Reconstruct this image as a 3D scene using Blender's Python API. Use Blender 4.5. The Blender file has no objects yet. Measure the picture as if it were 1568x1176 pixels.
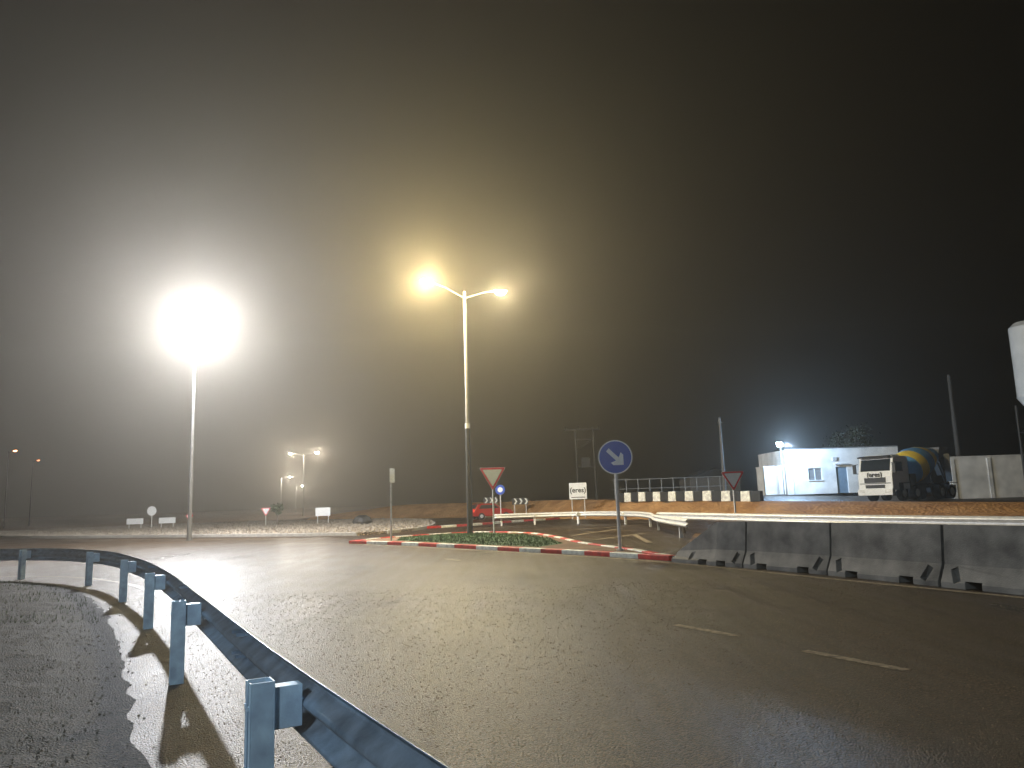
import bpy, bmesh, math, random
from mathutils import Vector, Matrix, Euler
random.seed(7)
scene = bpy.context.scene
scene.view_settings.view_transform = 'Standard'
scene.view_settings.look = 'None'
scene.view_settings.exposure = 0
R = math.radians

# ------------------------------------------------------------------ materials
def new_mat(name):
    m = bpy.data.materials.new(name); m.use_nodes = True
    nt = m.node_tree
    return m, nt, nt.nodes["Principled BSDF"]
def mat(name, col, rough=0.6, metal=0.0, var=0.15, scale=6.0, bump=0.0, bscale=60.0, emit=None, estr=0.0, spec=0.5):
    m, nt, b = new_mat(name)
    tc = nt.nodes.new('ShaderNodeTexCoord')
    n = nt.nodes.new('ShaderNodeTexNoise'); n.inputs['Scale'].default_value = scale; n.inputs['Detail'].default_value = 6
    nt.links.new(tc.outputs['Object'], n.inputs['Vector'])
    r = nt.nodes.new('ShaderNodeValToRGB')
    r.color_ramp.elements[0].position = .3; r.color_ramp.elements[1].position = .7
    r.color_ramp.elements[0].color = [c*(1-var) for c in col]+[1]
    r.color_ramp.elements[1].color = [min(1, c*(1+var)) for c in col]+[1]
    nt.links.new(n.outputs['Fac'], r.inputs['Fac']); nt.links.new(r.outputs['Color'], b.inputs['Base Color'])
    b.inputs['Roughness'].default_value = rough; b.inputs['Metallic'].default_value = metal
    b.inputs['Specular IOR Level'].default_value = spec
    if bump > 0:
        n2 = nt.nodes.new('ShaderNodeTexNoise'); n2.inputs['Scale'].default_value = bscale; n2.inputs['Detail'].default_value = 4
        nt.links.new(tc.outputs['Object'], n2.inputs['Vector'])
        bp = nt.nodes.new('ShaderNodeBump'); bp.inputs['Strength'].default_value = 1; bp.inputs['Distance'].default_value = bump
        nt.links.new(n2.outputs['Fac'], bp.inputs['Height']); nt.links.new(bp.outputs['Normal'], b.inputs['Normal'])
    if emit:
        b.inputs['Emission Color'].default_value = (*emit, 1); b.inputs['Emission Strength'].default_value = estr
    return m

def asphalt_mat():
    m, nt, b = new_mat("wet_asphalt")
    N = nt.nodes.new; L = nt.links.new
    tc = N('ShaderNodeTexCoord')
    mp = N('ShaderNodeMapping'); mp.inputs['Rotation'].default_value = (0, 0, R(-29)); mp.inputs['Scale'].default_value = (1.3, .07, 1)
    L(tc.outputs['Object'], mp.inputs['Vector'])
    streak = N('ShaderNodeTexNoise'); streak.inputs['Scale'].default_value = 1.9; streak.inputs['Detail'].default_value = 4
    L(mp.outputs['Vector'], streak.inputs['Vector'])
    big = N('ShaderNodeTexNoise'); big.inputs['Scale'].default_value = .35; big.inputs['Detail'].default_value = 4
    L(tc.outputs['Object'], big.inputs['Vector'])
    vor = N('ShaderNodeTexVoronoi'); vor.inputs['Scale'].default_value = 70
    L(tc.outputs['Object'], vor.inputs['Vector'])
    fine = N('ShaderNodeTexNoise'); fine.inputs['Scale'].default_value = 42; fine.inputs['Detail'].default_value = 5; fine.inputs['Roughness'].default_value = .8
    L(tc.outputs['Object'], fine.inputs['Vector'])
    mix = N('ShaderNodeMath'); mix.operation = 'ADD'
    L(streak.outputs['Fac'], mix.inputs[0]); L(big.outputs['Fac'], mix.inputs[1])
    rr = N('ShaderNodeMapRange'); rr.inputs['From Min'].default_value = .65; rr.inputs['From Max'].default_value = 1.35
    rr.inputs['To Min'].default_value = .27; rr.inputs['To Max'].default_value = .50
    L(mix.outputs[0], rr.inputs['Value']); L(rr.outputs[0], b.inputs['Roughness'])
    cr = N('ShaderNodeValToRGB')
    cr.color_ramp.elements[0].color = (.019, .0115, .007, 1); cr.color_ramp.elements[1].color = (.050, .031, .018, 1)
    cr.color_ramp.elements[0].position = .33; cr.color_ramp.elements[1].position = .67
    m2 = N('ShaderNodeMath'); m2.operation = 'MULTIPLY'; m2.inputs[1].default_value = .5
    L(mix.outputs[0], m2.inputs[0]); L(m2.outputs[0], cr.inputs['Fac'])
    # stones of the aggregate: lighter and darker chips
    mc = N('ShaderNodeMix'); mc.data_type = 'RGBA'; mc.blend_type = 'MULTIPLY'; mc.inputs[0].default_value = 1
    cg = N('ShaderNodeMapRange'); cg.inputs['To Min'].default_value = .05; cg.inputs['To Max'].default_value = 2.6
    sepc = N('ShaderNodeSeparateColor'); L(vor.outputs['Color'], sepc.inputs[0])
    pw = N('ShaderNodeMath'); pw.operation = 'POWER'; L(sepc.outputs[0], pw.inputs[0]); pw.inputs[1].default_value = 1.8
    L(pw.outputs[0], cg.inputs['Value'])
    L(cr.outputs['Color'], mc.inputs[6]); L(cg.outputs[0], mc.inputs[7]); L(mc.outputs[2], b.inputs['Base Color'])
    hs = N('ShaderNodeMath'); hs.operation = 'ADD'
    L(vor.outputs['Distance'], hs.inputs[0]); L(fine.outputs['Fac'], hs.inputs[1])
    bp = N('ShaderNodeBump'); bp.inputs['Distance'].default_value = .014; bp.inputs['Strength'].default_value = 1; bp.invert = True
    L(hs.outputs[0], bp.inputs['Height']); L(bp.outputs['Normal'], b.inputs['Normal'])
    b.inputs['Specular IOR Level'].default_value = .5
    b.inputs['Specular Tint'].default_value = (1, .80, .58, 1)
    return m

def soil_mat(name, c1, c2, scale, bump, rough=.85, speck=0):
    m, nt, b = new_mat(name); N = nt.nodes.new; L = nt.links.new
    tc = N('ShaderNodeTexCoord'); n = N('ShaderNodeTexNoise'); n.inputs['Scale'].default_value = scale; n.inputs['Detail'].default_value = 10
    n.inputs['Roughness'].default_value = .7
    L(tc.outputs['Object'], n.inputs['Vector'])
    cr = N('ShaderNodeValToRGB'); cr.color_ramp.elements[0].color = (*c1, 1); cr.color_ramp.elements[1].color = (*c2, 1)
    cr.color_ramp.elements[0].position = .35; cr.color_ramp.elements[1].position = .68
    L(n.outputs['Fac'], cr.inputs['Fac'])
    n2 = N('ShaderNodeTexVoronoi'); n2.inputs['Scale'].default_value = scale*9
    L(tc.outputs['Object'], n2.inputs['Vector'])
    if speck:
        sc = N('ShaderNodeSeparateColor'); L(n2.outputs['Color'], sc.inputs[0])
        pw = N('ShaderNodeMath'); pw.operation = 'POWER'; L(sc.outputs[0], pw.inputs[0]); pw.inputs[1].default_value = 2.5
        cg = N('ShaderNodeMapRange'); cg.inputs['To Min'].default_value = .4; cg.inputs['To Max'].default_value = 1+speck; L(pw.outputs[0], cg.inputs['Value'])
        mc = N('ShaderNodeMix'); mc.data_type = 'RGBA'; mc.blend_type = 'MULTIPLY'; mc.inputs[0].default_value = 1
        L(cr.outputs['Color'], mc.inputs[6]); L(cg.outputs[0], mc.inputs[7]); L(mc.outputs[2], b.inputs['Base Color'])
    else:
        L(cr.outputs['Color'], b.inputs['Base Color'])
    a = N('ShaderNodeMath'); a.operation = 'ADD'; L(n.outputs['Fac'], a.inputs[0]); L(n2.outputs['Distance'], a.inputs[1])
    bp = N('ShaderNodeBump'); bp.inputs['Distance'].default_value = bump; L(a.outputs[0], bp.inputs['Height']); L(bp.outputs['Normal'], b.inputs['Normal'])
    b.inputs['Roughness'].default_value = rough
    return m

M = {}
M['asphalt'] = asphalt_mat()
M['ground'] = soil_mat("dry_soil", (.09, .048, .024), (.24, .135, .07), .8, .05)
M['bank'] = soil_mat("orange_soil", (.40, .18, .055), (.72, .39, .15), .5, .06)
M['verge'] = soil_mat("verge_soil", (.009, .007, .0045), (.042, .032, .022), 7, .03, .75, speck=2.8)
M['gravel'] = soil_mat("island_gravel", (.10, .065, .045), (.46, .35, .26), 1.5, .12, .6, speck=1.2)
M['grass'] = mat("grass_blade", (.05, .085, .022), .6, var=.5, scale=3)
M['lawn'] = mat("lawn", (.035, .085, .018), .8, var=.5, scale=3, bump=.03, bscale=30)
M['drygrass'] = mat("dry_grass", (.075, .062, .04), .6, var=.5, scale=4)
M['pebble'] = mat("pebble", (.22, .185, .145), .35, var=.7, scale=9)
M['grit'] = mat("road_grit", (.17, .125, .08), .3, var=.6, scale=30)
M['galvpost'] = mat("galvanised_post", (.60, .74, .88), .42, .2, var=.22, scale=9, bump=.001, bscale=90)
M['beam'] = mat("galvanised_beam", (.34, .40, .47), .30, .6, var=.35, scale=7, bump=.001, bscale=70)
M['galv2'] = mat("galvanised_grey", (.70, .68, .64), .45, .3, var=.12, scale=7)
M['pole'] = mat("pole_steel", (.30, .29, .27), .5, .3, var=.1)
M['dpole'] = mat("pole_weathered", (.12, .115, .11), .7, .0, var=.2)
M['dark'] = mat("dark_steel", (.03, .03, .03), .5, .2)
M['black'] = mat("black_rubber", (.015, .015, .015), .8)
M['conc'] = mat("barrier_concrete", (.155, .14, .12), .8, var=.55, scale=2.2, bump=.006, bscale=45)
M['white'] = mat("white_paint", (.90, .90, .89), .5, var=.04)
M['wear'] = mat("worn_line_paint", (.26, .20, .13), .55, var=.7, scale=14, bump=.003, bscale=90)
M['kred'] = mat("kerb_red", (.55, .03, .02), .45, var=.35, scale=5)
M['kwhite'] = mat("kerb_white", (.80, .76, .66), .45, var=.3, scale=5)
M['kconc'] = mat("kerb_concrete", (.32, .29, .25), .8, var=.2)
M['red'] = mat("sign_red", (.72, .02, .02), .35, var=.04)
M['blue'] = mat("sign_blue", (.01, .07, .45), .35, var=.04)
M['plaster'] = mat("white_plaster", (.82, .78, .72), .9, var=.22, scale=.8, bump=.01, bscale=12)
M['roof'] = mat("roof_grey", (.18, .17, .16), .8)
M['glass'] = mat("dark_glass", (.02, .025, .03), .1)
M['truckw'] = mat("truck_white", (.90, .90, .90), .35, var=.05)
M['blkb'] = mat("barrier_black", (.02, .02, .02), .7)
M['wood'] = mat("pole_wood", (.15, .12, .10), .8)
M['carred'] = mat("car_red", (.42, .012, .012), .25, var=.03)
M['leaf'] = mat("foliage", (.045, .06, .03), .7, var=.5, scale=2)
M['silo'] = mat("silo_paint", (.7, .7, .68), .5, var=.08, scale=1)
def emis(name, col, s):
    return mat(name, col, .3, emit=col, estr=s)
M['tail'] = emis("tail_light", (1, .05, .02), 1.0)

# ------------------------------------------------------------------ mesh helpers
def link(o, parent=None):
    scene.collection.objects.link(o)
    if parent: o.parent = parent
    return o
def empty(name, loc=(0, 0, 0), rz=0):
    o = bpy.data.objects.new(name, None); o.location = loc; o.rotation_euler = (0, 0, rz); o.empty_display_size = .3
    return link(o)
def meshobj(name, verts, faces, m, parent=None, smooth=False, mats=None, idx=None):
    me = bpy.data.meshes.new(name); me.from_pydata([tuple(v) for v in verts], [], faces)
    for mm in (mats or [m]): me.materials.append(mm)
    if idx:
        for p, i in zip(me.polygons, idx): p.material_index = i
    if smooth:
        for p in me.polygons: p.use_smooth = True
    me.update()
    return link(bpy.data.objects.new(name, me), parent)
class MB:
    """accumulates several solids into one mesh"""
    def __init__(s): s.v = []; s.f = []; s.i = []
    def add(s, v, f, i=0):
        o = len(s.v); s.v += [Vector(a) for a in v]; s.f += [tuple(a+o for a in q) for q in f]; s.i += [i]*len(f)
    def box(s, c, d, i=0, rot=None, taper=1.0):
        x, y, z = [a/2 for a in d]
        v = [Vector((sx*x*(taper if sz > 0 else 1), sy*y*(taper if sz > 0 else 1), sz*z)) for sz in (-1, 1) for sx, sy in ((-1, -1), (1, -1), (1, 1), (-1, 1))]
        if rot: v = [Euler(rot).to_matrix() @ a for a in v]
        v = [a+Vector(c) for a in v]
        s.add(v, [(3, 2, 1, 0), (4, 5, 6, 7), (0, 1, 5, 4), (1, 2, 6, 5), (2, 3, 7, 6), (3, 0, 4, 7)], i)
    def tube(s, a, b, r1, r2=None, n=12, i=0):
        a = Vector(a); b = Vector(b); r2 = r1 if r2 is None else r2
        d = (b-a).normalized(); q = d.to_track_quat('Z', 'Y')
        v = []
        for p, r in ((a, r1), (b, r2)):
            for k in range(n):
                t = 2*math.pi*k/n; v.append(p+q @ Vector((r*math.cos(t), r*math.sin(t), 0)))
        f = [(k, (k+1) % n, n+(k+1) % n, n+k) for k in range(n)]+[tuple(range(n-1, -1, -1)), tuple(range(n, 2*n))]
        s.add(v, f, i)
    def prism(s, poly, y0, y1, i=0):
        n = len(poly); v = [(p[0], y0, p[1]) for p in poly]+[(p[0], y1, p[1]) for p in poly]
        f = [tuple(range(n)), tuple(range(2*n-1, n-1, -1))]+[((k+1) % n, k, n+k, n+(k+1) % n) for k in range(n)]
        s.add(v, f, i)
    def lathe(s, prof, q=Matrix.Identity(4), n=28, i=0):
        v = []; f = []
        for (z, r) in prof:
            for k in range(n):
                t = 2*math.pi*k/n; v.append(q @ Vector((r*math.cos(t), r*math.sin(t), z)))
        for a in range(len(prof)-1):
            for k in range(n):
                f.append((a*n+k, a*n+(k+1) % n, (a+1)*n+(k+1) % n, (a+1)*n+k))
        f.append(tuple(range(n-1, -1, -1))); f.append(tuple(range((len(prof)-1)*n, len(prof)*n)))
        s.add(v, f, i)
    def obj(s, name, mats, parent=None, smooth=False, bevel=0):
        if not isinstance(mats, list): mats = [mats]
        o = meshobj(name, s.v, s.f, None, parent, smooth, mats=mats, idx=s.i)
        if bevel:
            b = o.modifiers.new("bevel", 'BEVEL'); b.width = bevel; b.segments = 2; b.limit_method = 'ANGLE'
        return o
def sheet(name, pts, z, m, parent=None, thick=0):
    bm = bmesh.new(); vs = [bm.verts.new((x, y, z)) for x, y in pts]
    f = bm.faces.new(vs); f.normal_update()
    if f.normal.z < 0: f.normal_flip()
    if thick:
        r = bmesh.ops.extrude_face_region(bm, geom=[f])
        for v in r['geom']:
            if isinstance(v, bmesh.types.BMVert): v.co.z += thick
        bmesh.ops.recalc_face_normals(bm, faces=bm.faces)
    bmesh.ops.triangulate(bm, faces=[q for q in bm.faces if len(q.verts) > 4])
    me = bpy.data.meshes.new(name); bm.to_mesh(me); bm.free(); me.materials.append(m)
    return link(bpy.data.objects.new(name, me), parent)
def spline(pts, step=.4):
    out = []; P = [Vector((*p, 0)) if len(p) == 2 else Vector(p) for p in pts]
    P = [2*P[0]-P[1]]+P+[2*P[-1]-P[-2]]
    for i in range(1, len(P)-2):
        a, b, c, d = P[i-1:i+3]; n = max(1, int((c-b).length/step))
        for k in range(n):
            t = k/n
            out.append(.5*((2*b)+(-a+c)*t+(2*a-5*b+4*c-d)*t*t+(-a+3*b-3*c+d)*t**3))
    out.append(P[-2]); return out
def normals2d(pl):
    r = []
    for i in range(len(pl)):
        t = (pl[min(i+1, len(pl)-1)]-pl[max(i-1, 0)]).normalized(); r.append(Vector((t.y, -t.x, 0)))
    return r
def ribbon(name, pl, o0, o1, z, m, parent=None, dashes=None):
    nn = normals2d(pl); v = []; f = []
    for p, n in zip(pl, nn):
        v += [p+n*o0+Vector((0, 0, z)), p+n*o1+Vector((0, 0, z))]
    for i in range(len(pl)-1):
        f.append((2*i, 2*i+1, 2*i+3, 2*i+2))
    return meshobj(name, v, f, m, parent)
def interp(x, tab):
    if x <= tab[0][0]: return tab[0][1]
    for (a, b), (c, d) in zip(tab, tab[1:]):
        if x <= c: return b+(d-b)*(x-a)/(c-a)
    return tab[-1][1]
def sst(t): t = max(0, min(1, t)); return t*t*(3-2*t)

# ------------------------------------------------------------------ terrain
TOE = [(-60, 100), (-14, 88), (-3.4, 82), (3.7, 64), (9.7, 55), (16, 46), (30, 37), (60, 30), (120, 26)]
ZC = [(-30, 0), (-14, 1.6), (3.7, 1.55), (9.7, 1.4), (16, 1.08), (30, .55), (60, .5)]
def hgt(x, y):
    toe = interp(x, TOE); h = interp(x, ZC)*sst((y-toe)/6.0)
    w = sst((x-12)/6)*(1-sst((x-31)/5)); h += w*.45*sst((y-54)/8)
    return h
xs = [-1500, -700, -300, -150, -90]+[-60+1.5*i for i in range(94)]+[100, 150, 300, 700, 1500]
ys = [-800, -200, -60, -20]+[20*i for i in range(0, 2)]+[30+1.5*i for i in range(60)]+[130, 160, 220, 400, 900, 2500]
V = [(x, y, hgt(x, y)) for y in ys for x in xs]; W = len(xs)
F = []; I = []
for j in range(len(ys)-1):
    for i in range(W-1):
        F.append((j*W+i, j*W+i+1, (j+1)*W+i+1, (j+1)*W+i))
        cx = (xs[i]+xs[i+1])/2; cy = (ys[j]+ys[j+1])/2; d = cy-interp(cx, TOE)
        I.append(1 if (-1 < d < 7.5 and cx > -25) else (2 if (d >= 7.5 and 17 < cx < 60 and cy < 90) else 0))
meshobj("ground", V, F, None, smooth=True, mats=[M['ground'], M['bank'], M['asphalt']], idx=I)

POSTS = [(2.9, -3.0), (.75, .5), (-1.30, 3.95), (-3.26, 7.49), (-5.20, 10.98), (-7.28, 14.35), (-9.85, 17.83), (-12.95, 20.25), (-16.8, 20.9), (-20.8, 20.3), (-24.5, 18.8)]
path = spline(POSTS, .35); pn = normals2d(path)
left_edge = [(p-n*.75) for p, n in zip(path[::3], pn[::3])]
asph = [(p.x, p.y) for p in left_edge]+[(-90, 6), (-90, 80), (-50, 96), (-14, 87.5), (-3.6, 81.5), (3.5, 63.5), (9.5, 54.6), (15.8, 45.6), (30, 36.6), (60, 29.6), (60, -25), (6, -25)]
sheet("road", asph, .006, M['asphalt'])

# soil strip between the concrete barriers and the safety rail
sheet("soil_strip", [(4.7, 18.6), (5.6, 17), (6.6, 14.9), (7.4, 12.9), (8.2, 11), (10.5, 4), (24, 0), (14, 17), (10, 25.5), (7.6, 33), (6.0, 27)], .012, M['ground'])

# verge: rough ground on the inside of the rail
def dist_left(x, y):
    best = 1e9; sd = 0
    for p, n in zip(path[::2], pn[::2]):
        d = (x-p.x)**2+(y-p.y)**2
        if d < best: best = d; sd = -((x-p.x)*n.x+(y-p.y)*n.y)
    return math.copysign(math.sqrt(best), sd)
from mathutils import noise
def vz(x, y, d):
    return .010+sst((d-.5)/.9)*(.045+.035*noise.noise((x*3, y*3, 0))+.03*noise.noise((x*9, y*9, 3)))
offs = [.42, .5, .58, .68, .8, .95]+[1.1+.17*k for k in range(30)]+[6.6, 7.4, 8.4, 9.6]
V = []; F = []; fp = spline(POSTS, .16); fn = normals2d(fp); k = len(offs)
for i, (p, n) in enumerate(zip(fp, fn)):
    for j, o in enumerate(offs):
        oo = o+(.09*noise.noise((p.x*2.2, p.y*2.2, 2))+.05*noise.noise((p.x*8, p.y*8, 7)) if j < 4 else 0)
        q = p-n*oo; V.append((q.x, q.y, vz(q.x, q.y, o)-(.004 if j == 0 else 0)+(-.004*(j-34) if j > 34 else 0)))
for i in range(len(fp)-1):
    for j in range(k-1): F.append((i*k+j, (i+1)*k+j, (i+1)*k+j+1, i*k+j+1))
st = .3; nx = 74; ny = 77; vid = {}
def gv(i, j):
    if (i, j) not in vid:
        x = -22+i*st; y = -3+j*st; d = dist_left(x, y); vid[(i, j)] = (len(V), d); V.append((x, y, vz(x, y, 2)-.012))
    return vid[(i, j)]
for i in range(nx):
    for j in range(ny):
        q = [gv(i, j), gv(i+1, j), gv(i+1, j+1), gv(i, j+1)]
        if min(a[1] for a in q) > 4.5: F.append(tuple(a[0] for a in q))
meshobj("verge", V, F, M['verge'], smooth=True)
gb = MB(); pb = MB()
def blade(mb, x, y, z, h, i):
    a = random.uniform(0, 6.28); w = random.uniform(.003, .007); l = random.uniform(-.6, .6)*h; c, s = math.cos(a), math.sin(a)
    mb.add([(x-c*w, y-s*w, z), (x+c*w, y+s*w, z), (x+l*s, y-l*c, z+h)], [(0, 1, 2)], i)
for k in range(46000):
    y = 1+19*random.random()**1.4; x = -19*random.random()
    d = dist_left(x, y)
    if d < .55: continue
    patch = y > 11.5 and .6 < d < 3.0 and noise.noise((x*.9, y*.9, 9)) > -.2
    if not patch and noise.noise((x*1.3, y*1.3, 5)) < .12: continue
    green = patch or noise.noise((x*.6, y*.6, 9)) > .25
    blade(gb, x, y, vz(x, y, d)-.01, random.uniform(.015, .035)*(2.6 if patch else 1), 0 if green else 1)
gb.obj("verge_grass", [M['grass'], M['drygrass']])
def stone(mb, x, y, z, r):
    v = [Vector((x, y, z))+Vector(o)*r*random.uniform(.7, 1.3) for o in ((1, 0, 0), (0, 1, 0), (-1, 0, 0), (0, -1, 0), (0, 0, .8), (0, 0, -.8))]
    mb.add(v, [(0, 1, 4), (1, 2, 4), (2, 3, 4), (3, 0, 4), (1, 0, 5), (2, 1, 5), (3, 2, 5), (0, 3, 5)])
for k in range(16000):
    y = 1+17*random.random()**1.5; x = -17*random.random(); d = dist_left(x, y)
    if d < .35: continue
    if d < .6 and random.random() < .6: continue
    r = random.uniform(.004, .014); stone(pb, x, y, vz(x, y, d)+r*.3, r)
pb.obj("gravel", M['pebble'])
# coarse chippings standing proud of the road surface
rg = MB()
for k in range(26000):
    y = 1.8+13*random.random()**1.25; x = random.uniform(-1.0*y-.5, .72*y+.5)
    if dist_left(x, y) > .2: continue
    r = random.uniform(.0025, .0055)*(1+y*.06); stone(rg, x, y, .006+r*.2, r)
rg.obj("road_grit", M['grit'])

# roundabout island
isl = [(-8.7, 42.2), (-13.8, 44.6), (-24, 50.5), (-40, 61), (-56, 80), (-40, 94), (-20, 88), (-10, 76), (-6.2, 58), (-6.3, 46)]
islp = spline(isl+[isl[0]], 1.5)
sheet("roundabout_island", [(p.x, p.y) for p in islp[:-1]], .0, M['gravel'], thick=.16)
def inside(x, y, poly):
    c = False
    for (a, b), (d, e) in zip(poly, poly[1:]+poly[:1]):
        if (b > y) != (e > y) and x < (d-a)*(y-b)/(e-b)+a: c = not c
    return c
sp = MB(); ip = [(p.x, p.y) for p in islp[:-1]]
for k in range(16000):
    x = random.uniform(-56, -6); y = random.uniform(42, 94)
    if inside(x, y, ip): stone(sp, x, y, .18, random.uniform(.04, .13))
sp.obj("island_stones", M['pebble'])
def kerb(name, pl, w, h, alt, mats, blk=1.0):
    mb = MB(); k = 0
    for a, b in zip(pl, pl[1:]):
        d = (b-a); n = max(1, int(d.length/blk))
        for q in range(n):
            p0 = a+d*(q/n); p1 = a+d*((q+1)/n); c = (p0+p1)/2
            mb.box((c.x, c.y, h/2), ((p1-p0).length-.006, w, h), (k//alt) % len(mats), rot=(0, 0, math.atan2(d.y, d.x))); k += 1
    return mb.obj(name, mats, bevel=.012)
def resample(pl, step):
    out = [pl[0]]
    for a, b in zip(pl, pl[1:]):
        n = max(1, round((b-a).length/step))
        for q in range(1, n+1): out.append(a+(b-a)*q/n)
    return out
kerb("kerb", islp[::2], .22, .19, 1, [M['kconc']], 9)
front = spline([(-7.2, 33.6), (-5.2, 31.6), (-2.16, 27.8), (.15, 24.6), (2, 22.2), (3.85, 19.35)], 1.0)
kerb("kerb", front, .26, .13, 1, [M['kred'], M['kwhite']], 1)
back = spline([(-7.2, 33.6), (-6.4, 35.8), (-4.4, 38.2), (-2.2, 39.4), (.4, 36.6), (1.6, 31.5), (2.2, 27), (3.3, 22.6), (3.85, 19.35)], 1.0)
kerb("kerb", back, .22, .12, 1, [M['kred'], M['kwhite']], 1)
kerb("kerb", spline([(-6.0, 50), (-3.2, 53), (-.5, 58), (2.2, 61), (3.4, 62.8)], 1.2), .3, .15, 1, [M['kred'], M['kwhite']], 1.2)
inner = [(p.x, p.y) for p in front]+[(p.x, p.y) for p in back[::-1][1:-1]]
sheet("traffic_island", inner, .0, M['ground'], thick=.09)
lawn = [(-5.2, 33.2), (-5.4, 36.2), (-3.4, 38.4), (-1.6, 38.2), (.3, 35), (1.2, 31), (1.6, 26.8), (.7, 25.2), (-1.9, 28.6)]
sheet("lawn", lawn, .095, M['lawn'])
lg = MB()
for k in range(9000):
    x = random.uniform(-5.5, 1.7); y = random.uniform(25, 38.5)
    if inside(x, y, lawn):
        a = random.uniform(0, 6.28); h = random.uniform(.04, .09); w = .02
        lg.add([(x-w*math.cos(a), y-w*math.sin(a), .09), (x+w*math.cos(a), y+w*math.sin(a), .09), (x+random.uniform(-.04, .04), y, .09+h)], [(0, 1, 2)])
lg.obj("lawn_grass", M['lawn'])

# painted markings
rm = empty("road_marking")
ribbon("edge_line", spline([(11, 3), (8.6, 8), (7.15, 11.1), (5.7, 14.2), (3.8, 18.4), (1.6, 22), (-2.4, 27.3), (-5.5, 31.2), (-8, 33.8), (-13, 37)], .8), -.07, .07, .011, M['wear'], rm)
ribbon("edge_line_verge", path, .62, .74, .011, M['wear'], rm)
def dash(a, b, w=.12):
    a = Vector((*a, 0)); b = Vector((*b, 0)); ribbon("dash", [a, (a+b)/2, b], -w/2, w/2, .0115, M['wear'], rm)
for a, b in [((1.94, 9.81), (2.45, 8.93)), ((2.86, 8.0), (3.4, 7.03)), ((4.0, 6.0), (4.6, 5.0)), ((-1.6, 21.6), (-2.1, 22.5))]: dash(a, b)
for a, b in [((1.0, 42), (8.0, 49)), ((2.6, 40), (7.4, 44.5)), ((3.2, 37), (5.8, 37.5)), ((2.4, 34), (5.4, 40)), ((3.0, 30), (5.6, 34)), ((-3, 46), (5, 55)), ((4.6, 27), (5.0, 33)), ((-12, 40.8), (-30, 51))]: dash(a, b, .22)

# ------------------------------------------------------------------ guardrails
def guardrail(name, pts, mrail, mpost, posts, side=1, top=.78, off=.20):
    root = empty(name, (pts[0][0], pts[0][1], 0)); inv = Vector((-pts[0][0], -pts[0][1], 0))
    pl = spline(pts, .25); nn = normals2d(pl)
    prof = [(0, 0), (.012, .012), (.075, .05), (.083, .065), (.083, .085), (.07, .10), (.01, .135), (.0, .155), (.01, .175), (.07, .21), (.083, .225), (.083, .245), (.075, .26), (.012, .298), (0, .31)]
    v = []; f = []; k = len(prof)
    for p, n in zip(pl, nn):
        for (o, z) in prof: v.append(p+inv+n*side*(off+o)+Vector((0, 0, top-.31+z)))
    for i in range(len(pl)-1):
        for j in range(k-1): f.append((i*k+j, i*k+j+1, (i+1)*k+j+1, (i+1)*k+j))
    o = meshobj("rail_beam", v, f, mrail, root, smooth=True)
    s = o.modifiers.new("thick", 'SOLIDIFY'); s.thickness = .004; s.offset = 0
    mb = MB()
    for (x, y) in posts:
        p = Vector((x, y, 0)); j = min(range(len(pl)), key=lambda q: (pl[q]-p).length); n = nn[j]*side; ang = math.atan2(n.y, n.x)
        q = Matrix.Translation(p+inv) @ Matrix.Rotation(ang, 4, 'Z')
        h = top-.02; w = .12; dp = .12; t = .008
        parts = [((0.056, 0, h/2), (t, w, h)), ((-.0, w/2-t/2, h/2), (dp-2*t, t, h-.001)), ((0, -w/2+t/2, h/2), (dp-2*t, t, h-.001)),
                 ((-.056, w/2-.019, h/2), (t, .038, h)), ((-.056, -w/2+.019, h/2), (t, .038, h)),
                 ((.06+(off-.06)/2, 0, top-.155), (off-.065, .09, .2)), ((off+.02, 0, top-.155), (.03, .05, .05)),
                 ((-.063, .038, h-.12), (.006, .024, .024)), ((-.063, -.038, h-.12), (.006, .024, .024))]
        for c, d in parts:
            b = MB(); b.box(c, d); mb.add([q @ u for u in b.v], b.f)
    mb.obj("posts", mpost, root, bevel=.002)
    sb = MB()
    for i in range(8, len(pl)-2, 16):
        p = pl[i]; n = nn[i]*side; ang = math.atan2(n.y, n.x)
        for dz in (-.08, -.23):
            for ds in (-.09, .09):
                c = p+inv+n*(off+.045)+Vector((-n.y, n.x, 0))*ds+Vector((0, 0, top+dz))
                sb.box(c, (.1, .022, .022), rot=(0, 0, ang))
    sb.obj("bolts", mrail, root)
    return root
guardrail("guardrail", POSTS, M['beam'], M['galvpost'], POSTS)
rp = [(13.8, 10.5), (11.6, 17.4), (9.84, 22.9), (8.4, 28), (7.15, 33.2), (6.7, 35.5)]
guardrail("guardrail", rp, M['galv2'], M['galv2'], [(11.6, 17.4), (10.3, 21.5), (9, 25.8), (7.9, 30), (7.15, 33.2), (12.8, 13.5)], side=-1, top=.88)
r2 = [(6.2, 27), (6.25, 30.5), (6.5, 35), (7.1, 40), (6.9, 45), (5, 49.5), (2, 51), (-1.5, 51)]
guardrail("guardrail", r2, M['galv2'], M['galv2'], [(6.25, 29.5), (6.7, 36.5), (7.1, 41), (6.5, 46), (4, 50), (1.2, 51), (-1, 51)], side=-1)

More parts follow.
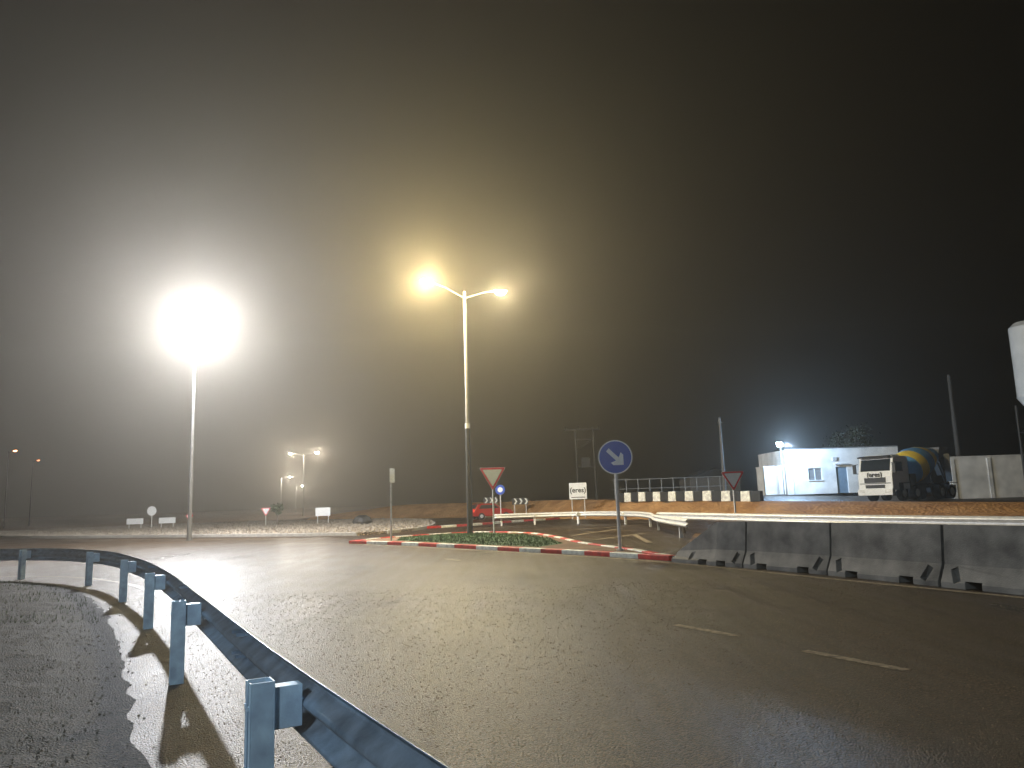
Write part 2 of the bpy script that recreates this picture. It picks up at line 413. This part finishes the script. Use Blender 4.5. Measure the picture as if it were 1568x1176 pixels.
# ------------------------------------------------------------------ concrete barriers
def jersey(a, b, h=.98, ramp=False):
    a = Vector((*a, 0)); b = Vector((*b, 0)); L = (b-a).length-.05
    prof = [(-.29, 0), (-.29, .09), (-.16, .36), (-.09, h), (.09, h), (.16, .36), (.29, .09), (.29, 0)]
    xsn = [0, .05, L*.62, L] if ramp else [0, L]
    hs = [.16, .2, .98, 1.0] if ramp else [1, 1]
    v = []; f = []; k = len(prof)
    for x, s in zip(xsn, hs):
        for (o, z) in prof: v.append((x, o, z if z < .1 else .09+(z-.09)*s))
    for i in range(len(xsn)-1):
        for j in range(k): f.append((i*k+j, i*k+(j+1) % k, (i+1)*k+(j+1) % k, (i+1)*k+j))
    f.append(tuple(range(k-1, -1, -1))); f.append(tuple(range((len(xsn)-1)*k, len(xsn)*k)))
    o = meshobj("concrete_barrier", v, f, M['conc'])
    bm = bmesh.new(); bm.from_mesh(o.data); bmesh.ops.recalc_face_normals(bm, faces=bm.faces); bmesh.ops.triangulate(bm, faces=bm.faces); bm.to_mesh(o.data); bm.free()
    full = o.data.copy()
    d = b-a; o.location = (a.x, a.y, .006); o.rotation_euler = (0, 0, math.atan2(d.y, d.x))
    # one boolean per cutter, each kept only if it leaves a sound mesh
    cuts = [((L*fx, 0, .03), (.28, .9, .18), None) for fx in ((.24, .74) if not ramp else (.46, .72))]
    for fx, sg in ((L-.24, 1), (.24, -1)) if not ramp else ((L-.22, 1), (.62, 1)):
        for sy in (1, -1): cuts.append(((fx, sy*.27, .20), (.12, .26, .23), (0, R(24*sg), 0)))
    for (c0, dd, ro) in cuts:
        mb = MB(); mb.box(c0, dd, rot=ro); c = mb.obj("cutter", M['conc']); c.location = o.location; c.rotation_euler = o.rotation_euler
        bo = o.modifiers.new("slots", 'BOOLEAN'); bo.operation = 'DIFFERENCE'; bo.object = c; bo.solver = 'EXACT'
        bpy.context.view_layer.update()
        dg = bpy.context.evaluated_depsgraph_get(); me = bpy.data.meshes.new_from_object(o.evaluated_get(dg))
        o.modifiers.clear()
        ok = len(me.vertices) > 8 and max(q.co.z for q in me.vertices) > h-.05 and max(q.co.x for q in me.vertices) > L-.05 and min(q.co.x for q in me.vertices) < .05
        if ok: o.data = me
        bpy.data.objects.remove(c)
    bv = o.modifiers.new("bevel", 'BEVEL'); bv.width = .014; bv.segments = 2; bv.limit_method = 'ANGLE'
    return o
J = [(3.98, 19.0), (5.12, 16.95), (6.14, 14.92), (7.05, 12.68), (7.95, 10.45), (8.85, 8.2), (9.8, 6.0), (10.9, 3.9), (12.1, 1.9)]
for i in range(len(J)-1): jersey(J[i], J[i+1], ramp=(i == 0))

# striped blocks on the bank top
mb = MB(); cl = resample([Vector((8.3, 61.8, 0)), Vector((12, 57, 0)), Vector((16.6, 51.8, 0))], .8)
for k, (a, b) in enumerate(zip(cl, cl[1:])):
    c = (a+b)/2; z = hgt(c.x, c.y)-.05; mb.box((c.x, c.y, z+.36), ((b-a).length-.02, .45, .72), k % 2, rot=(0, 0, math.atan2((b-a).y, (b-a).x)), taper=.93)
mb.obj("striped_concrete_barrier", [M['blkb'], M['kwhite']], bevel=.02)

# railing behind the bank
root = empty("metal_fence", (9.7, 75, 1.5)); mb = MB()
for k in range(11):
    mb.tube((k*1.15, 0, -.4), (k*1.15, 0, 1.85), .045)
for z in (.9, 1.8): mb.tube((-.3, 0, z), (11.8, 0, z), .04)
mb.obj("rails", M['pole'], root)

# ------------------------------------------------------------------ street lamps
def head(mb, mb2, c, d):
    """luminaire body with its drop lens underneath, at c, pointing along d"""
    ang = math.atan2(d[1], d[0])
    mb.box(c, (.62, .26, .07), rot=(0, R(-8), ang), taper=.8); mb.box(Vector(c)-Vector((d[0], d[1], 0)).normalized()*.3, (.2, .14, .1), rot=(0, 0, ang))
    mb2.box(Vector(c)-Vector((0, 0, .10)), (.50, .24, .13), rot=(R(180), R(-8), ang), taper=.6)
def plight(name, loc, power, col, parent, rad):
    l = bpy.data.lights.new(name, 'POINT'); l.energy = power; l.color = col; l.shadow_soft_size = rad
    o = bpy.data.objects.new(name, l); o.location = loc; link(o, parent); return o
def street_lamp(base, H, heads, z0=0, r=.11, darkto=0, lens=60, pm='pole'):
    """heads: list of (dx,dy,dz,power,colour,radius)"""
    root = empty("street_lamp", (base[0], base[1], z0))
    mb = MB(); mb.tube((0, 0, 0), (0, 0, .04), .22, .22, 16); mb.tube((0, 0, .04), (0, 0, 1.1), r*1.25, r*1.2, 16)
    mb.tube((0, 0, 1.1), (0, 0, H), r*1.0, r*.55, 16)
    mb.obj("pole", M[pm], root, smooth=False)
    if darkto:
        mb = MB(); mb.tube((0, 0, 0.05), (0, 0, darkto), r*1.32, r*1.05, 16); mb.tube((0, 0, darkto-.05), (0, 0, darkto+.2), r*1.2, r*1.2, 16, 1)
        mb.obj("pole_sleeve", [M['dark'], M['galv2']], root)
    arm = MB(); hb = MB(); hl = MB()
    for (dx, dy, dz, pw, col, rad) in heads:
        e = Vector((dx, dy, H+dz)); d = Vector((dx, dy, 0)); s = Vector((0, 0, H-.35))
        m = s*.5+e*.5+Vector((0, 0, .12)); arm.tube(s, m, .045, .04, 8); dn = d.normalized(); e2 = e-dn*.3; arm.tube(m, e2, .04, .035, 8)
        head(hb, hl, e, (dx, dy))
        if pw: plight("lamp_light", (e.x, e.y, e.z-.05), pw, col, root, rad)
    arm.obj("arms", M[pm], root); hb.obj("luminaires", M['galv2'], root)
    lm = emis("lamp_lens", heads[0][4], lens); hl.obj("lenses", lm, root)
    return root
WARM = (1, .83, .44); COOL = (.93, .955, 1)
street_lamp((-2.29, 37.8), 12.3, [(-1.76, -1.8, .1, 16500, WARM, .30), (1.88, .7, .15, 7500, (1, .88, .56), .30)], darkto=5.3)
street_lamp((-18.3, 43.1), 12.0, [(.65, -1.2, .05, 40000, COOL, .38)], r=.11, pm='dpole')
FAR = (1, .9, .74)
street_lamp((-41, 148), 12.0, [(-2.6, 0, .2, 4500, FAR, .45), (2.6, 0, .2, 7000, FAR, .45)], r=.14, lens=120)
street_lamp((-72, 235), 11.0, [(2.6, 0, .2, 9000, FAR, .7)], r=.2, lens=200)
street_lamp((-86, 300), 10.0, [(2.4, 0, .2, 7000, FAR, .65)], r=.2, lens=200)
street_lamp((-80, 120), 12.0, [(1, 0, .1, 0, (1, .35, .12), .2)], lens=25, pm='dark', r=.08)
street_lamp((-90, 142), 12.0, [(1, 0, .1, 0, (1, .3, .12), .2)], lens=6, pm='dark', r=.08)
street_lamp((-8.5, -7.0), 10.0, [(1.2, .8, .1, 8000, (.66, .84, 1), .3)])

# ------------------------------------------------------------------ signs
def disc(mb, c, r, y0, y1, i, n=40):
    mb.prism([(c[0]+r*math.cos(2*math.pi*k/n), c[1]+r*math.sin(2*math.pi*k/n)) for k in range(n)][::-1], y0, y1, i)
def rtri(w, cr=.06, n=5):
    h = w*.866; P = [(-w/2, h/3), (w/2, h/3), (0, -2*h/3)]
    out = []
    for (x, z) in P:
        L = math.hypot(x, z); cx, cz = x*(1-2*cr/L), z*(1-2*cr/L); a0 = math.atan2(z, x)
        for k in range(n+1):
            a = a0+(R(60)-R(120)*k/n)
            out.append((cx+cr*math.cos(a), cz+cr*math.sin(a)))
    return out
def order(P):
    return sorted(P, key=lambda q: -math.atan2(q[1], q[0]))
def yield_sign(loc, w, ztip, rz=0, name="yield_sign", pr=.04):
    root = empty(name, (*loc, hgt(*loc)), rz); zc = ztip+2*w*.866/3; mb = MB()
    mb.tube((0, .05, 0), (0, .05, zc+.1), pr)
    mb.obj("pole", M['galv2'], root)
    mb = MB()
    sh = lambda P: [(x, z+zc) for x, z in P]
    mb.prism(sh(order(rtri(w, .05))), -.012, .008, 0); mb.prism(sh(order(rtri(w*.97, .05))), -.016, -.0125, 1)
    mb.prism(sh(order(rtri(w*.72, .03))), -.020, -.0165, 2); mb.obj("plate", [M['galv2'], M['red'], M['white']], root)
    return root
yield_sign((-1.08, 36.6), 1.3, 2.1, 0)
yield_sign((9.1, 32), .98, 1.68, R(-10))
yield_sign((-22.8, 70), .9, .95, R(15)); yield_sign((-25.5, 60), .6, .85, R(15))
root = empty("keep_right_sign", (2.95, 22.3, .0), R(-8)); mb = MB(); mb.tube((0, .05, 0), (0, .05, 3.1), .05); mb.tube((0, .05, 0.08), (0, .05, .14), .1); mb.obj("pole", M['galv2'], root)
mb = MB(); c = (0, 2.77); r = .5
disc(mb, c, r, -.012, .01, 0); disc(mb, c, r*.985, -.016, -.0125, 2); disc(mb, c, r*.93, -.020, -.0165, 1)
d = Vector((.707, -.707)); pp = Vector((.707, .707)); C = Vector((0, 2.77))
A = [C-d*.31+pp*.06, C+d*.08+pp*.06, C+d*.02+pp*.21, C+d*.12+pp*.21, C+d*.33, C+d*.12-pp*.21, C+d*.02-pp*.21, C+d*.08-pp*.06, C-d*.31-pp*.06]
mb.prism([(a.x, a.y) for a in A], -.024, -.0205, 2); mb.obj("plate", [M['galv2'], M['blue'], M['white']], root)
root = empty("traffic_sign", (-5.27, 32.7, 0), R(80)); mb = MB(); mb.tube((0, .05, 0), (0, .05, 3.15), .04); mb.box((0, -.0, 2.85), (.6, .03, .6)); mb.obj("post_and_plate", M['galv2'], root)
root = empty("traffic_sign", (-1.2, 60, 0)); mb = MB(); mb.tube((0, .05, 0), (0, .05, 2.6), .04); disc(mb, (0, 2.5), .38, -.01, .01, 1); disc(mb, (0, 2.5), .2, -.016, -.0125, 2, 20); mb.obj("post_and_plate", [M['galv2'], M['blue'], M['white']], root)
def board(loc, w, h, zc, name="sign_board", m=None, rz=0):
    root = empty(name, (*loc, hgt(*loc)), rz); mb = MB()
    for s in (-1, 1): mb.tube((s*w*.36, .05, 0), (s*w*.36, .05, zc+h*.4), .04, i=0)
    mb.box((0, 0, zc), (w, .04, h), 1); mb.obj("board", [M['galv2'], m or M['white']], root, bevel=.008); return root
board((-36.7, 74), 1.6, .55, .85); board((-33.6, 74), 1.6, .55, .85); board((-17.6, 70), 1.35, .75, 1.2)
root = empty("traffic_sign", (-35.3, 74.4, 0)); mb = MB(); mb.tube((0, .05, 0), (0, .05, 1.9), .05); disc(mb, (0, 1.8), .45, -.01, .01, 1); mb.obj("post_and_plate", [M['galv2'], M['white']], root)
def chevron(loc, w, h, zc):
    root = empty("chevron_sign", (*loc, 0)); mb = MB()
    for s in (-1, 1): mb.tube((s*w*.36, .05, 0), (s*w*.36, .05, zc), .04)
    mb.box((0, 0, zc), (w, .04, h), 1)
    for k in range(3):
        x = -w/2+.15+k*w/3; q = w/9
        mb.prism([(x, zc+h*.45), (x+q, zc+h*.45), (x+2*q, zc), (x+q, zc-h*.45), (x, zc-h*.45), (x+q, zc)], -.026, -.021, 2)
    mb.obj("panel", [M['galv2'], M['dark'], M['kwhite']], root)
chevron((-2.6, 79), 1.5, .6, 1.75); chevron((.4, 72), 1.5, .6, 1.55)
def text(s, size, loc, rot, m, parent, name="lettering"):
    cu = bpy.data.curves.new(name, 'FONT'); cu.body = s; cu.size = size; cu.align_x = 'CENTER'; cu.align_y = 'CENTER'; cu.extrude = .004; cu.materials.append(m); cu.offset = .02*size
    o = bpy.data.objects.new(name, cu); o.location = loc; o.rotation_euler = rot; return link(o, parent)
root = board((5.0, 61.5), 1.4, 1.3, 2.2-hgt(5, 61.5)+.02, "billboard")
text("(eres)", .55, (0, -.03, 2.28-hgt(5, 61.5)), (R(90), 0, 0), M['blkb'], root)
mb = MB(); mb.box((0, -.026, 1.72-hgt(5, 61.5)), (1.1, .008, .06)); mb.obj("underline", M['blkb'], root)

# ------------------------------------------------------------------ buildings
def building():
    z0 = 1.35; x0, x1, y0, y1 = 22.7, 32.2, 64, 71
    root = empty("white_building", (x0, y0, z0)); mb = MB(); Wd = x1-x0; D = y1-y0; Hh = 3.75; t = .25
    ops = [(1.85, 2.95, 1.15, 2.15), (4.15, 5.1, .0, 2.2)]
    x = 0
    for (a, b, c, d) in ops:
        mb.box(((x+a)/2, t/2, Hh/2), (a-x, t, Hh)); mb.box(((a+b)/2, t/2, (d+Hh)/2), (b-a, t, Hh-d))
        if c > 0: mb.box(((a+b)/2, t/2, c/2), (b-a, t, c))
        x = b
    mb.box(((x+Wd)/2, t/2, Hh/2), (Wd-x, t, Hh))
    mb.box((t/2, D/2+t/2, Hh/2), (t, D-t, Hh)); mb.box((Wd-t/2, D/2+t/2, Hh/2), (t, D-t, Hh)); mb.box((Wd/2, D-t/2, Hh/2), (Wd-2*t, t, Hh))
    mb.obj("walls", M['plaster'], root)
    mb = MB(); mb.box((Wd/2, D/2, Hh-.4), (Wd-2*t-.01, D-2*t-.01, .15)); mb.box((Wd/2, .02, Hh+.03), (Wd+.1, t+.1, .06)); mb.box((Wd/2, D, Hh+.03), (Wd+.1, t, .06)); mb.obj("roof", M['roof'], root)
    mb = MB()
    mb.box((2.4, .16, 1.65), (1.1, .03, 1.0), 0); mb.box((2.4, .12, 1.65), (.05, .05, 1.0), 1); mb.box((2.4, -.03, 1.12), (1.25, .12, .06), 1)
    mb.box((2.4, .12, 2.12), (1.1, .05, .05), 1); mb.obj("window", [M['roof'], M['white']], root)
    mb = MB(); mb.box((4.62, .14, 1.1), (.93, .05, 2.18), 0); mb.box((4.95, .10, 1.05), (.03, .04, .14), 1); mb.obj("door", [mat("door_blue_grey", (.2, .28, .36), .5), M['dark']], root)
    mb = MB(); mb.box((4.62, -.12, 2.4), (1.15, .25, .08)); mb.box((4.1, -.06, 2.85), (.35, .12, .3)); mb.tube((.5, -.06, 0), (.5, -.06, Hh), .05); mb.obj("fittings", M['galv2'], root)
    mb = MB(); mb.box((-.95, 1.2, 1.2), (1.7, 2, 2.3)); mb.box((-.95, 1.2, 2.39), (1.8, 2.1, .08)); mb.obj("annex", M['plaster'], root)
building()
def floodlight():
    root = empty("floodlight", (22.1, 63.2, 1.5)); mb = MB(); mb.tube((0, 0, -.4), (0, 0, 4.0), .05, .04); mb.box((-.1, -.1, 4.05), (.35, .12, .28), rot=(R(-30), 0, 0)); mb.obj("mast", M['pole'], root)
    mb = MB(); mb.box((-.1, -.18, 4.0), (.5, .05, .36), rot=(R(-30), 0, 0)); mb.obj("lens", emis("flood_lens", (.7, .85, 1), 60), root)
    plight("flood_light", (.2, -1.6, 3.95), 3000, (.42, .66, 1), root, .25)
floodlight()
root = empty("boundary_wall", (36.8, 65, .3)); mb = MB(); mb.box((9, 0, 1.85), (18, .25, 3.7)); mb.box((9, 0, 3.75), (18.1, .35, .1))
for k in range(6): mb.box((k*3.1+.3, -.17, 1.8), (.3, .08, 3.6))
mb.obj("wall", M['plaster'], root)
mb = MB(); mb.box((8.7, -.16, 1.6), (1.6, .05, 1.6)); mb.obj("gate", M['roof'], root)
root = empty("storage_shed", (21, 92, 1.0)); mb = MB(); mb.box((3, 3, 1.3), (6, 6, 2.6)); mb.prism([(-.3, 2.6), (3, 3.7), (6.3, 2.6)], -.3, 6.3, 1); mb.obj("shed", [M['roof'], M['dark']], root)
root = empty("cement_silo", (41.9, 60, .5)); mb = MB(); mb.lathe([(6.0, .35), (7.9, 1.5), (7.92, 1.54), (7.98, 1.54), (8.0, 1.5), (13.6, 1.5), (14.0, 1.1), (14.1, .2)], n=64); o = mb.obj("tank", M['silo'], root, smooth=False)
mb = MB()
for sx in (-1, 1):
    for sy in (-1, 1): mb.tube((sx*1.2, sy*1.2, -.2), (sx*1.2, sy*1.2, 7.4), .1)
for z in (2.5, 5.2):
    for s in (-1, 1): mb.tube((-1.2, s*1.2, z), (1.2, s*1.2, z+1.8), .05); mb.tube((s*1.2, -1.2, z), (s*1.2, 1.2, z), .05)
for k in range(30): mb.box((1.58, -.1, .5+k*.45), (.05, .4, .03))
mb.box((1.6, -.3, 7), (.04, .04, 13.5)); mb.box((1.6, .1, 7), (.04, .04, 13.5)); mb.obj("legs", M['dark'], root)
for (x, y, zt, r) in ((43.6, 75, 12.6, .2), (16.9, 62, 7.8, .12)):
    root = empty("utility_pole", (x, y, hgt(x, y))); mb = MB(); mb.tube((0, 0, -.2), (0, 0, zt-hgt(x, y)), r*1.25, r*.75, 14); mb.box((0, 0, zt-hgt(x, y)-.4), (.5, .08, .1)); mb.obj("pole", M['dpole'], root)
root = empty("power_pylon", (9.0, 110, 1.5)); mb = MB()
mb.tube((0, 0, -.5), (-.1, 0, 10), .16, .12); mb.tube((2.6, 0, -.5), (2.5, 0, 10), .16, .12); mb.box((.9, 0, 10), (5.2, .16, .16)); mb.box((1.2, 0, 8.6), (2.7, .12, .12))
mb.tube((-.1, 0, 7), (2.5, 0, 8.6), .04); mb.box((1.25, 0, 5.3), (1.2, .7, 1.3)); mb.box((1.25, 0, 4.6), (2.8, .5, .12))
for k in (-1.5, .4, 2.4, 3.3): mb.tube((k, 0, 10.05), (k, 0, 10.5), .07)
mb.obj("frame", M['dpole'], root)

# ------------------------------------------------------------------ concrete mixer truck  (front = +x local)
def wheel(mb, x, y, r, w):
    mb.tube((x, y-w/2, r), (x, y+w/2, r), r, r, 22, 0); s = 1 if y > 0 else -1
    mb.tube((x, y+s*w*.5, r), (x, y+s*(w*.5+.02), r), r*.55, r*.5, 16, 1); mb.tube((x, y+s*w*.5, r), (x, y+s*(w*.5+.07), r), r*.2, r*.15, 10, 1)
def truck(loc, ang):
    root = empty("concrete_mixer_truck", loc, ang)
    mb = MB()
    P = [(-2.1, .75), (-2.1, 2.95), (-1.6, 3.02), (-.35, 2.95), (-.08, 2.0), (0, 1.7), (.02, .75)]
    mb.prism(P[::-1], -1.22, 1.22, 0); mb.box((-1.1, 0, 3.05), (1.2, 2.1, .14), 0, taper=.85); mb.obj("cab", M['truckw'], root, bevel=.05)
    mb = MB()
    a = math.atan2(.27, .95)
    mb.box((-.2, 0, 2.42), (.03, 2.1, .82), 0, rot=(0, -a, 0))
    for s in (-1, 1): mb.box((-.85, s*1.222, 2.3), (.95, .02, .62), 0)
    mb.obj("windows", M['glass'], root)
    mb = MB()
    mb.box((.04, 0, 1.42), (.05, 1.5, .34), 0); mb.box((.06, 0, 1.0), (.05, 1.35, .22), 0); mb.box((.035, 0, 1.2), (.03, 2.2, .04), 0)
    mb.box((-.1, 0, 3.0), (.35, 2.2, .08), 0, rot=(0, R(10), 0))
    for s in (-1, 1):
        mb.box((.0, s*1.42, 2.2), (.12, .2, .62), 0); mb.tube((-.1, s*1.2, 2.55), (0, s*1.42, 2.5), .02); mb.tube((-.1, s*1.2, 1.9), (0, s*1.42, 1.9), .02)
        mb.box((-1.0, s*1.225, .95), (.5, .03, .5), 0)
        mb.tube((-.27, s*.35, 2.03), (-.2, s*.35+.45, 2.2), .012)
    mb.obj("trim", M['dark'], root)
    mb = MB(); mb.box((.03, 0, .62), (.25, 2.46, .42), 0)
    for s in (-1, 1): mb.box((.17, s*.92, .68), (.03, .42, .2), 1)
    mb.obj("bumper", [M['truckw'], M['galv2']], root, bevel=.03)
    mb = MB(); mb.box((-5.3, 0, .95), (7.2, .9, .28), 0); mb.box((-3.0, 0, 1.35), (.7, 2.0, .9), 0); mb.box((-2.35, .7, 1.6), (.35, .3, 1.6), 0)
    for s in (-1, 1):
        mb.box((-3.6, s*1.1, .85), (1.0, .25, .45), 0); mb.box((-6.7, s*1.1, 1.12), (3.2, .4, .05), 0); mb.box((-8.3, s*.9, .7), (.05, .5, .5), 0)
        mb.tube((-8.3, s*.5, 1), (-7.7, s*.35, 2.6), .06); mb.box((-1.5, s*1.05, 1.18), (1.1, .38, .05), 0)
    mb.obj("chassis", M['dark'], root)
    mb = MB()
    for x in (-1.35, -3.0, -6.1, -7.45):
        for s in (-1, 1): wheel(mb, x, s*1.05, .5, .32 if x > -4 else .5)
    mb.obj("wheels", [M['black'], M['galv2']], root)
    m, nt, b = new_mat("drum_paint"); N = nt.nodes.new; L = nt.links.new
    tc = N('ShaderNodeTexCoord'); sx = N('ShaderNodeSeparateXYZ'); L(tc.outputs['Object'], sx.inputs[0])
    at = N('ShaderNodeMath'); at.operation = 'ARCTAN2'; L(sx.outputs[0], at.inputs[0]); L(sx.outputs[1], at.inputs[1])
    dv = N('ShaderNodeMath'); dv.operation = 'DIVIDE'; L(at.outputs[0], dv.inputs[0]); dv.inputs[1].default_value = 2*math.pi
    ml = N('ShaderNodeMath'); ml.operation = 'MULTIPLY_ADD'; L(sx.outputs[2], ml.inputs[0]); ml.inputs[1].default_value = .5; L(dv.outputs[0], ml.inputs[2])
    fr = N('ShaderNodeMath'); fr.operation = 'FRACT'; L(ml.outputs[0], fr.inputs[0]); gt = N('ShaderNodeMath'); gt.operation = 'GREATER_THAN'; L(fr.outputs[0], gt.inputs[0]); gt.inputs[1].default_value = .55
    mx = N('ShaderNodeMix'); mx.data_type = 'RGBA'; L(gt.outputs[0], mx.inputs[0]); mx.inputs[6].default_value = (.12, .36, .68, 1); mx.inputs[7].default_value = (.95, .68, .08, 1)
    L(mx.outputs[2], b.inputs['Base Color']); b.inputs['Roughness'].default_value = .5
    mb = MB(); mb.lathe([(0, .45), (.15, .8), (.9, 1.12), (1.9, 1.22), (2.9, 1.12), (4.0, .8), (4.6, .6), (4.75, .6)], n=36)
    d = mb.obj("drum", m, root, smooth=True); d.location = (-2.9, 0, 1.95); d.rotation_euler = (0, R(-76), 0)
    mb = MB(); mb.box((-8.0, 0, 3.35), (.8, 1.0, .7), 0, taper=1.5); mb.box((-8.4, 0, 2.3), (.15, .5, 1.3), 0, rot=(0, R(25), 0)); mb.box((-7.6, 1.1, 2.2), (.06, .4, 2.0), 0); mb.obj("hopper", M['roof'], root)
    text("(eres)", .46, (.035, 0, 1.78), (R(90), 0, R(90)), M['blkb'], root)
truck((24.4, 52.0, hgt(24.4, 52.0)), math.atan2(-.56, -.83))

def car(loc, ang):
    root = empty("parked_car", loc, ang); mb = MB()
    body = [(-1.95, .3), (-1.98, .75), (-1.85, .95), (-1.55, 1.38), (-1.2, 1.46), (.1, 1.44), (.75, 1.0), (1.7, .85), (1.95, .65), (1.98, .3)]
    mb.prism(body[::-1], -.84, .84); o = mb.obj("body", M['carred'], root, bevel=.07)
    mb = MB()
    for s in (-1, 1): mb.prism([(-1.5, .98), (-1.3, 1.32), (.05, 1.32), (.55, 1.0)][::-1], s*.845-.008, s*.845+.008)
    mb.box((.44, 0, 1.23), (.03, 1.35, .6), rot=(0, R(-56), 0)); mb.box((-1.72, 0, 1.18), (.03, 1.3, .4), rot=(0, R(35), 0)); mb.obj("windows", M['glass'], root)
    mb = MB()
    for x in (-1.25, 1.2):
        for s in (-1, 1): wheel(mb, x, s*.76, .31, .2)
    mb.obj("wheels", [M['black'], M['galv2']], root)
    mb = MB()
    for s in (-1, 1): mb.box((-1.97, s*.68, .82), (.05, .2, .25), 0)
    mb.obj("tail_lights", M['tail'], root)
    mb = MB(); mb.box((-1.985, 0, .6), (.02, .5, .12)); mb.obj("plate", M['white'], root)
car((-2.4, 72, 0), R(25))

# ------------------------------------------------------------------ vegetation
def tree(name, loc, H, cr, n=900, trunk=.18, squash=.7):
    root = empty(name, (*loc, hgt(*loc))); mb = MB(); mb.tube((0, 0, -.1), (.1, 0, H*.55), trunk, trunk*.55, 8)
    tips = []
    for k in range(9):
        a = k*2.4; e = Vector((math.cos(a)*cr*.6, math.sin(a)*cr*.6, H*(.55+.35*random.random()))); mb.tube((.05, 0, H*(.3+.02*k)), e, trunk*.35, .02, 6); tips.append(e)
    mb.obj("trunk", M['wood'], root); lb = MB()
    for k in range(n):
        c = random.choice(tips)+Vector([random.gauss(0, cr*.25) for _ in range(2)]+[random.gauss(0, cr*.25*squash)])
        s = random.uniform(.06, .16); q = Euler([random.uniform(0, 6.3) for _ in range(3)]).to_matrix()
        lb.add([c+q @ Vector(v)*s for v in ((-1, 0, 0), (0, -.5, 0), (1, 0, 0), (0, .5, 0))], [(0, 1, 2, 3)])
    lb.obj("foliage", M['leaf'], root)
tree("tree", (33.5, 76), 7.2, 2.2, 1800)
tree("tree", (38.0, 84), 6.2, 1.8, 1400)
tree("shrub", (-21.5, 69), 2.2, .5, 700, .06)
mb = MB(); mb.lathe([(0, .75), (.25, .82), (.55, .65), (.75, .3)], n=14); o = mb.obj("boulder", M['dark']); o.location = (-12.4, 62, .12)

# ------------------------------------------------------------------ night mist (real scattering volume over the whole site)
mb = MB(); mb.box((0, 170, 44), (700, 460, 92))
mist = mb.obj("mist", M['white'])
vm = bpy.data.materials.new("mist_volume"); vm.use_nodes = True; nt = vm.node_tree; nt.nodes.clear()
out = nt.nodes.new('ShaderNodeOutputMaterial'); vs = nt.nodes.new('ShaderNodeVolumeScatter'); vs.inputs['Density'].default_value = .0018; vs.inputs['Anisotropy'].default_value = .76
vs.inputs['Color'].default_value = (1, .92, .80, 1)
nt.links.new(vs.outputs[0], out.inputs['Volume']); mist.data.materials.clear(); mist.data.materials.append(vm)

# ------------------------------------------------------------------ world and camera
w = bpy.data.worlds.new("World"); scene.world = w; w.use_nodes = True
bg = w.node_tree.nodes["Background"]
sky = w.node_tree.nodes.new('ShaderNodeTexSky'); sky.sky_type = 'NISHITA'; sky.sun_disc = False; sky.sun_elevation = R(-6); sky.sun_rotation = R(200)
w.node_tree.links.new(sky.outputs[0], bg.inputs['Color']); bg.inputs['Strength'].default_value = .002

cam = bpy.data.cameras.new("camera"); co = bpy.data.objects.new("camera", cam); link(co)
cam.sensor_width = 36; cam.lens = 26.68; cam.clip_start = .05; cam.clip_end = 5000
co.matrix_world = Matrix.Translation((0, 0, 1.6)) @ Matrix.Rotation(R(98.76), 4, 'X') @ Matrix.Rotation(R(-1.9), 4, 'Z')
scene.camera = co
